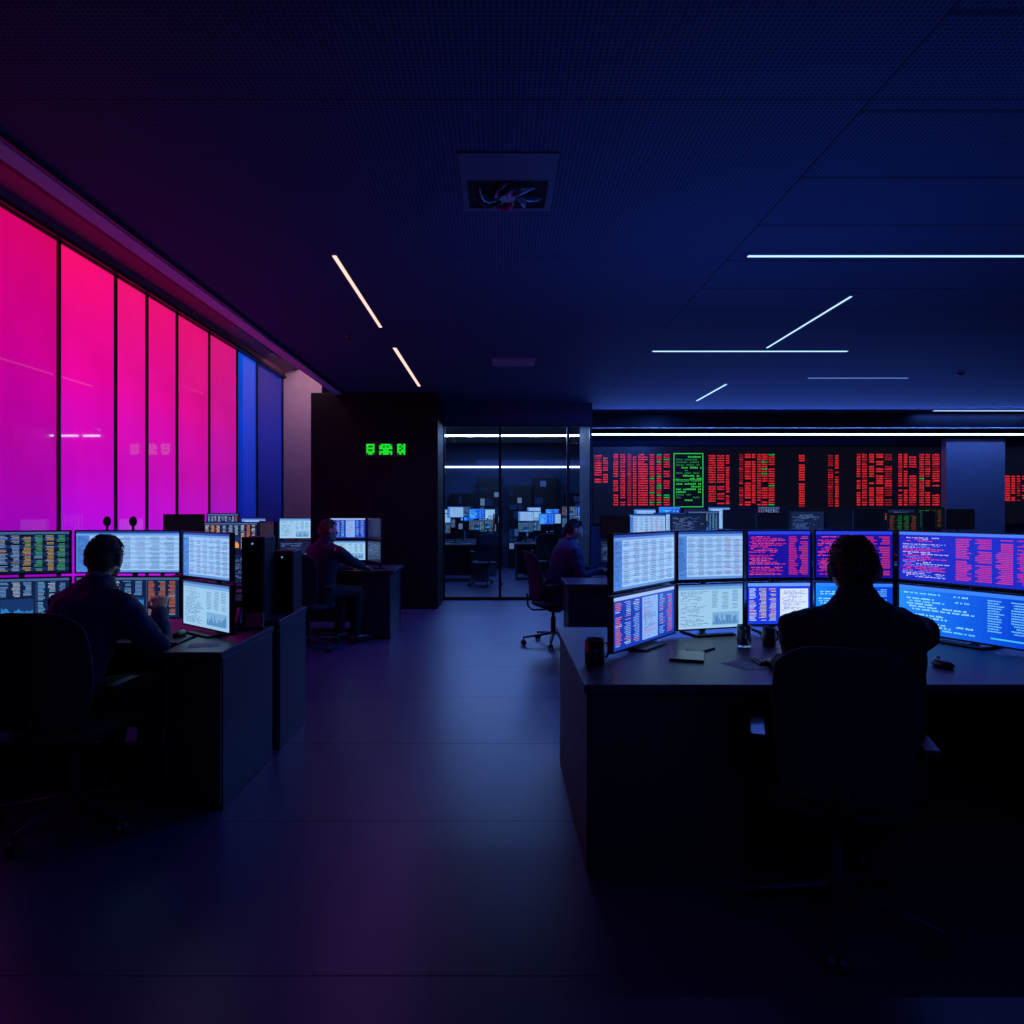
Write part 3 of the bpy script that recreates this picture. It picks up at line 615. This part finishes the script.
    jm=mat('jacket_cloth',cj,.8,scale=25,bump=.5); j=addmesh(remesh(bm,.011,7),'jacket',jm,P)
    d=j.modifiers.new('folds','DISPLACE'); d.texture=folds; d.strength=.02; d.mid_level=.45; d.texture_coords='LOCAL'
    bm=bmesh.new(); tube(bm,[(0,sh(1.1)-.004,dz(1.10)),(0,sh(1.1)+.004,dz(1.155))],[(.075,.07),(.064,.062)],20,ref=(1,0,0),cap=False); fin(bm,'collar',jm,P,True)
    bm=bmesh.new(); tube(bm,[(0,-.01,.50),(0,0,.58)],[(.165,.125),(.165,.125)],16,ref=(1,0,0))
    for s in (-1,1):
        tube(bm,[(s*.09,-.02,.56),(s*.135,.41,.565)],[.094,.07],14); tube(bm,[(s*.135,.415,.56),(s*.135,.40,.3),(s*.135,.38,.10)],[.07,.062,.055],14)
    addmesh(remesh(bm,.012,4),'trousers',mat('trouser_cloth',ct,.85),P)
    for s in (-1,1):
        bm=bmesh.new(); tube(bm,[(s*.13,.34,.05),(s*.135,.44,.055),(s*.14,.56,.04),(s*.14,.6,.035)],[(.04,.048),(.045,.05),(.044,.038),(.036,.03)],14,ref=(1,0,0)); fin(bm,'shoe',M_shoe,P,True)
    R=random.Random(int(abs(loc[0])*1000)); hm=mat('hair',ch,.5,scale=160,bump=.4,var=.4)
    def fuzz(bm,keep,sx,sy,sz,Lr,lift):
        pts=[]
        ell(bm,(0,0,0),(1,1,1),None,48,headfn)
        bmesh.ops.delete(bm,geom=[v for v in bm.verts if not keep(v.co)],context='VERTS')
        pts=[v.co.copy() for v in bm.verts]
        pos=lambda c:H+RH@V((c.x*sx,c.y*sy,c.z*sz+.001))
        for v in bm.verts: v.co=pos(v.co)
        for c in pts:
            if c.z>.97: continue
            for _ in range(2):
                b=pos(c); n=(RH@V((c.x,c.y,c.z))).normalized()
                flow=RH@V((c.x*.2+R.uniform(-.4,.4),-.35+.9*max(0,c.z)*(1 if c.y>0 else -.6)+R.uniform(-.3,.3),-.75 if c.z<.55 else -.1)); flow=(flow-n*flow.dot(n))
                if flow.length<1e-3: continue
                flow.normalize(); side=n.cross(flow); L=R.uniform(*Lr); w_=R.uniform(.002,.0038)
                if c.z<0: L*=.5
                k=.35 if c.z<.1 else 1
                a1=bm.verts.new(b-side*w_+n*.0005); a2=bm.verts.new(b+side*w_+n*.0005); a3=bm.verts.new(b+n*lift*k+flow*L*.5); a4=bm.verts.new(b+flow*L+n*R.uniform(.3,1.3)*lift*k)
                bm.faces.new((a1,a2,a3)); bm.faces.new((a1,a3,a4)); bm.faces.new((a3,a2,a4))
    bm=bmesh.new()
    fuzz(bm,lambda c: not((c.y>.25 and c.z<.50+.2*(c.y-.25)) or c.z<(-.52+.05*math.sin(c.x*11)) or (c.y>-.15 and c.z<.02 )),.0795,.102,.124,(.012,.022),.006)
    fin(bm,'hair',hm,P,False,recalc=False)
    if beard:
        bm=bmesh.new(); fuzz(bm,lambda c: (c.y>.05 and c.z<-.38 and not(abs(c.x)<.2 and -.6<c.z<-.45 and c.y>.5)),.080,.101,.123,(.008,.014),.004); fin(bm,'beard',hm,P,False,recalc=False)
    return P
person((1.29,2.47,0),-.08,'person in dark jacket seated at monitor bank, seen typing',[(1.20,3.0,.80),(1.40,3.0,.80)],.06,.0,-.06,(16,20,36),(14,14,18),(34,29,30),-.25,0,1.04)
person((-2.08,3.28,0),-.42,'bearded person in navy shirt hunched at desk, hand raised to screens',[(-2.03,3.78,.81),(-1.78,3.66,.93)],.18,.34,-.18,(18,36,88),(18,18,26),(38,31,32),.6,.03,1.0,True)
person((-1.93,7.46,0),-.65,'person in dark coat with brown hair seated at desk',[(-1.74,7.98,.81),(-1.52,7.93,.81)],.07,-.25,-.05,(9,20,44),(8,10,18),(96,66,50))
person((.60,7.62,0),-1.35,'person in dark clothes leaning over aisle desk, looking down',[(1.08,7.78,.80),(1.09,7.52,.80)],.15,.05,-.35,(12,32,78),(12,14,22),(24,22,26),.4,.0)
# ------------------------------------------------------------ desk objects
def keyboard(x,y,z,a,lab):
    r=root('keyboard',(x,y,z),a,lab,'keyboard','keyboards'); pbox('case',M_black,(-.21,.21,-.065,.065,0,.014),r,.004)
    bm=bmesh.new()
    for j in range(5):
        for i in range(15): box(bm,-.2+i*.0267,-.2+i*.0267+.022,-.057+j*.0232,-.057+j*.0232+.019,.014,.019)
    o=fin(bm,'keys',M_desk,r); o['kind']='stuff'
keyboard(1.35,3.12,.77,-.05,'black keyboard under the hands on the desk'); keyboard(-2.06,3.86,.77,0,'black keyboard on the desk'); keyboard(1.14,7.66,.77,1.45,'black keyboard on aisle desk'); keyboard(-1.72,8.05,.78,0,'black keyboard on far desk')
def mouse(x,y,z,lab):
    r=root('computer_mouse',(x,y,z),.1,lab,'mouse','mice'); bm=bmesh.new(); ell(bm,(0,0,.014),(.034,.058,.022),fn=lambda c:V((c.x,c.y,max(c.z,-.6)))); fin(bm,'shell',M_ceramic,r,True)
    bm=bmesh.new(); tube(bm,[(-.004,.028,.034),(.004,.028,.034)],.008,10,cap=False); fin(bm,'scroll_wheel',M_chrome,r)
mouse(1.93,3.05,.77,'black computer mouse on desk'); mouse(-1.74,3.80,.77,'black computer mouse beside keyboard')
def cup(x,y,z,h,rad,m,name,lab,cat,handle=True):
    r=root(name,(x,y,z),.5,lab,cat); bm=bmesh.new(); seg=24; prof=[(rad*.9,0),(rad,.01),(rad,h),(rad-.004,h),(rad-.006,.012),(.001,.012)]
    rings=[[bm.verts.new((q*math.cos(6.28318*k/seg),q*math.sin(6.28318*k/seg),zz)) for k in range(seg)] for q,zz in prof]
    for a,b in zip(rings,rings[1:]):
        for k in range(seg): bm.faces.new((a[k],a[(k+1)%seg],b[(k+1)%seg],b[k]))
    bm.faces.new(rings[0][::-1]); fin(bm,'cup_wall',m,r,True)
    if handle:
        bm=bmesh.new(); tube(bm,[(rad-.003,0,h*.8),(rad+.025,0,h*.78),(rad+.035,0,h*.5),(rad+.022,0,h*.25),(rad-.003,0,h*.2)],.005,8); fin(bm,'handle',m,r,True)
cup(.42,3.1,.77,.115,.045,M_ceramic,'mug','dark ceramic mug near the desk corner','mug')
cup(1.22,3.5,.77,.11,.034,M_gl,'water_glass','clear drinking glass on desk before screens','glass',False)
cup(1.36,3.54,.77,.09,.034,M_ceramic,'mug','small dark mug beside drinking glass','mug')
def flat(name,x,y,z,w,d,t,a,m,lab,cat):
    bm=bmesh.new(); box(bm,-w/2,w/2,-d/2,d/2,0,t); o=fin(bm,name,m,bevel=.001); o.location=(x,y,z); o.rotation_euler=(0,0,a); top(o,lab,cat)
flat('paper_sheet',1.08,3.08,.7705,.12,.17,.001,.5,M_paper,'white paper note beside the worker','paper'); flat('smartphone',.98,3.42,.7705,.075,.15,.009,-.8,M_black,'black smartphone lying on desk','phone')
flat('notebook',.87,3.25,.7705,.15,.21,.012,-.3,M_ceramic,'dark closed notebook on desk','notebook')
flat('paper_sheet',-1.50,3.55,.7705,.15,.12,.001,.3,M_paper,'paper sheet on desk near hand','paper')
def webcam(x,y,z):
    r=root('webcam',(x,y,z),0,'small black webcam clipped on monitor top','webcam','webcams'); bm=bmesh.new(); tube(bm,[(0,0,0),(0,0,.03)],.008,8,cap=False); fin(bm,'clip',M_black,r)
    bm=bmesh.new(); ell(bm,(0,0,.05),(.022,.02,.03)); fin(bm,'camera_body',M_black,r,True)
webcam(-2.27,4.045,1.34); webcam(-2.12,4.045,1.34)
r=root('desk_phone',(-1.45,4.05,.77),.3,'black desk phone on low cabinet','phone'); bm=bmesh.new()
vs=[bm.verts.new(c) for c in ((-.08,-.08,0),(.08,-.08,0),(.08,.08,0),(-.08,.08,0),(-.08,-.08,.02),(.08,-.08,.02),(.08,.08,.08),(-.08,.08,.08))]
for f in ((3,2,1,0),(4,5,6,7),(0,1,5,4),(1,2,6,5),(2,3,7,6),(3,0,4,7)): bm.faces.new([vs[i] for i in f])
fin(bm,'phone_base',M_black,r,bevel=.005); bm=bmesh.new(); tube(bm,[(-.055,-.07,.045),(-.055,0,.075),(-.055,.07,.1)],[.018,.012,.018],10); fin(bm,'handset',M_black,r,True)
for (x,y,h) in ((-1.52,4.42,.50),(-1.42,4.68,.40)):
    r=root('computer_tower',(x,y,.79),.05,'black computer tower standing on low cabinet','computer','computer towers')
    pbox('case',M_black,(-.07,.07,-.13,.11,0,h),r,.004); pbox('front_panel',M_ceramic,(-.066,.066,-.142,-.13,.01,h-.01),r,.003)
    bm=bmesh.new(); tube(bm,[(0,-.146,h-.04),(0,-.141,h-.04)],.006,8,cap=False); fin(bm,'power_button',M_dimled,r)
# ------------------------------------------------------------ lamps
def area(loc,rot,sx,sy,col,e):
    ld=bpy.data.lights.new('lamp','AREA'); ld.shape='RECTANGLE'; ld.size=sx; ld.size_y=sy; ld.color=col; ld.energy=e
    o=bpy.data.objects.new('area_lamp',ld); COL.objects.link(o); o.location=loc; o.rotation_euler=rot; return o
def spot(loc,col,e,ang=150):
    ld=bpy.data.lights.new('lamp','SPOT'); ld.spot_size=math.radians(ang); ld.spot_blend=1; ld.shadow_soft_size=.01; ld.color=col; ld.energy=e
    o=bpy.data.objects.new('down_lamp',ld); COL.objects.link(o); o.location=loc
area((6.05,12.672,2.838),(math.radians(-100),0,0),8.8,.015,BL,100)
area((1.75,4.45,.9),(math.radians(180),0,0),2.2,.3,BL,30)  # added uplight hidden behind the monitor bank, tints the ceiling blue
area((4.3,9.9,.9),(math.radians(180),0,0),4,.3,BL,34)  # added uplight out of sight behind the far desk row
area((.8,-1.6,.5),(math.radians(155),0,0),3,1,BL,4)  # added fill behind the camera, aimed up at the ceiling
area((1.2,-1.2,3.15),(math.radians(25),0,0),4,.6,(.08,.16,1),16)  # added overhead blue fill behind the camera
spot((-1.3,6.4,3.17),(.5,.12,1),20); spot((-1.3,8.6,3.17),(.45,.14,1),45); spot((.2,9.5,3.17),(.08,.2,1),70)  # added spots without fixtures, violet and blue fill for the aisle
area((-3.0,10.0,3.75),(math.radians(50),0,0),.5,.2,(1,.5,.65),9)  # unseen lamp added in the recess to wash the plaster wall pink
area((.1,15.6,3.1),(0,0,0),2.5,3,(.12,.3,1),90)  # added area light to raise the inner office brightness
w=bpy.data.worlds.new('w'); S.world=w; w.use_nodes=True; w.node_tree.nodes['Background'].inputs[0].default_value=(.01,.02,.06,1); w.node_tree.nodes['Background'].inputs[1].default_value=.3
# ------------------------------------------------------------ camera
cd=bpy.data.cameras.new('cam'); cd.sensor_width=36; cd.lens=36*700/1024; cd.shift_x=12/1024; cd.shift_y=-1/1024; cd.clip_start=.05
c=bpy.data.objects.new('camera',cd); COL.objects.link(c); c.location=(0,0,1.45); c.rotation_euler=(math.pi/2,0,0); S.camera=c
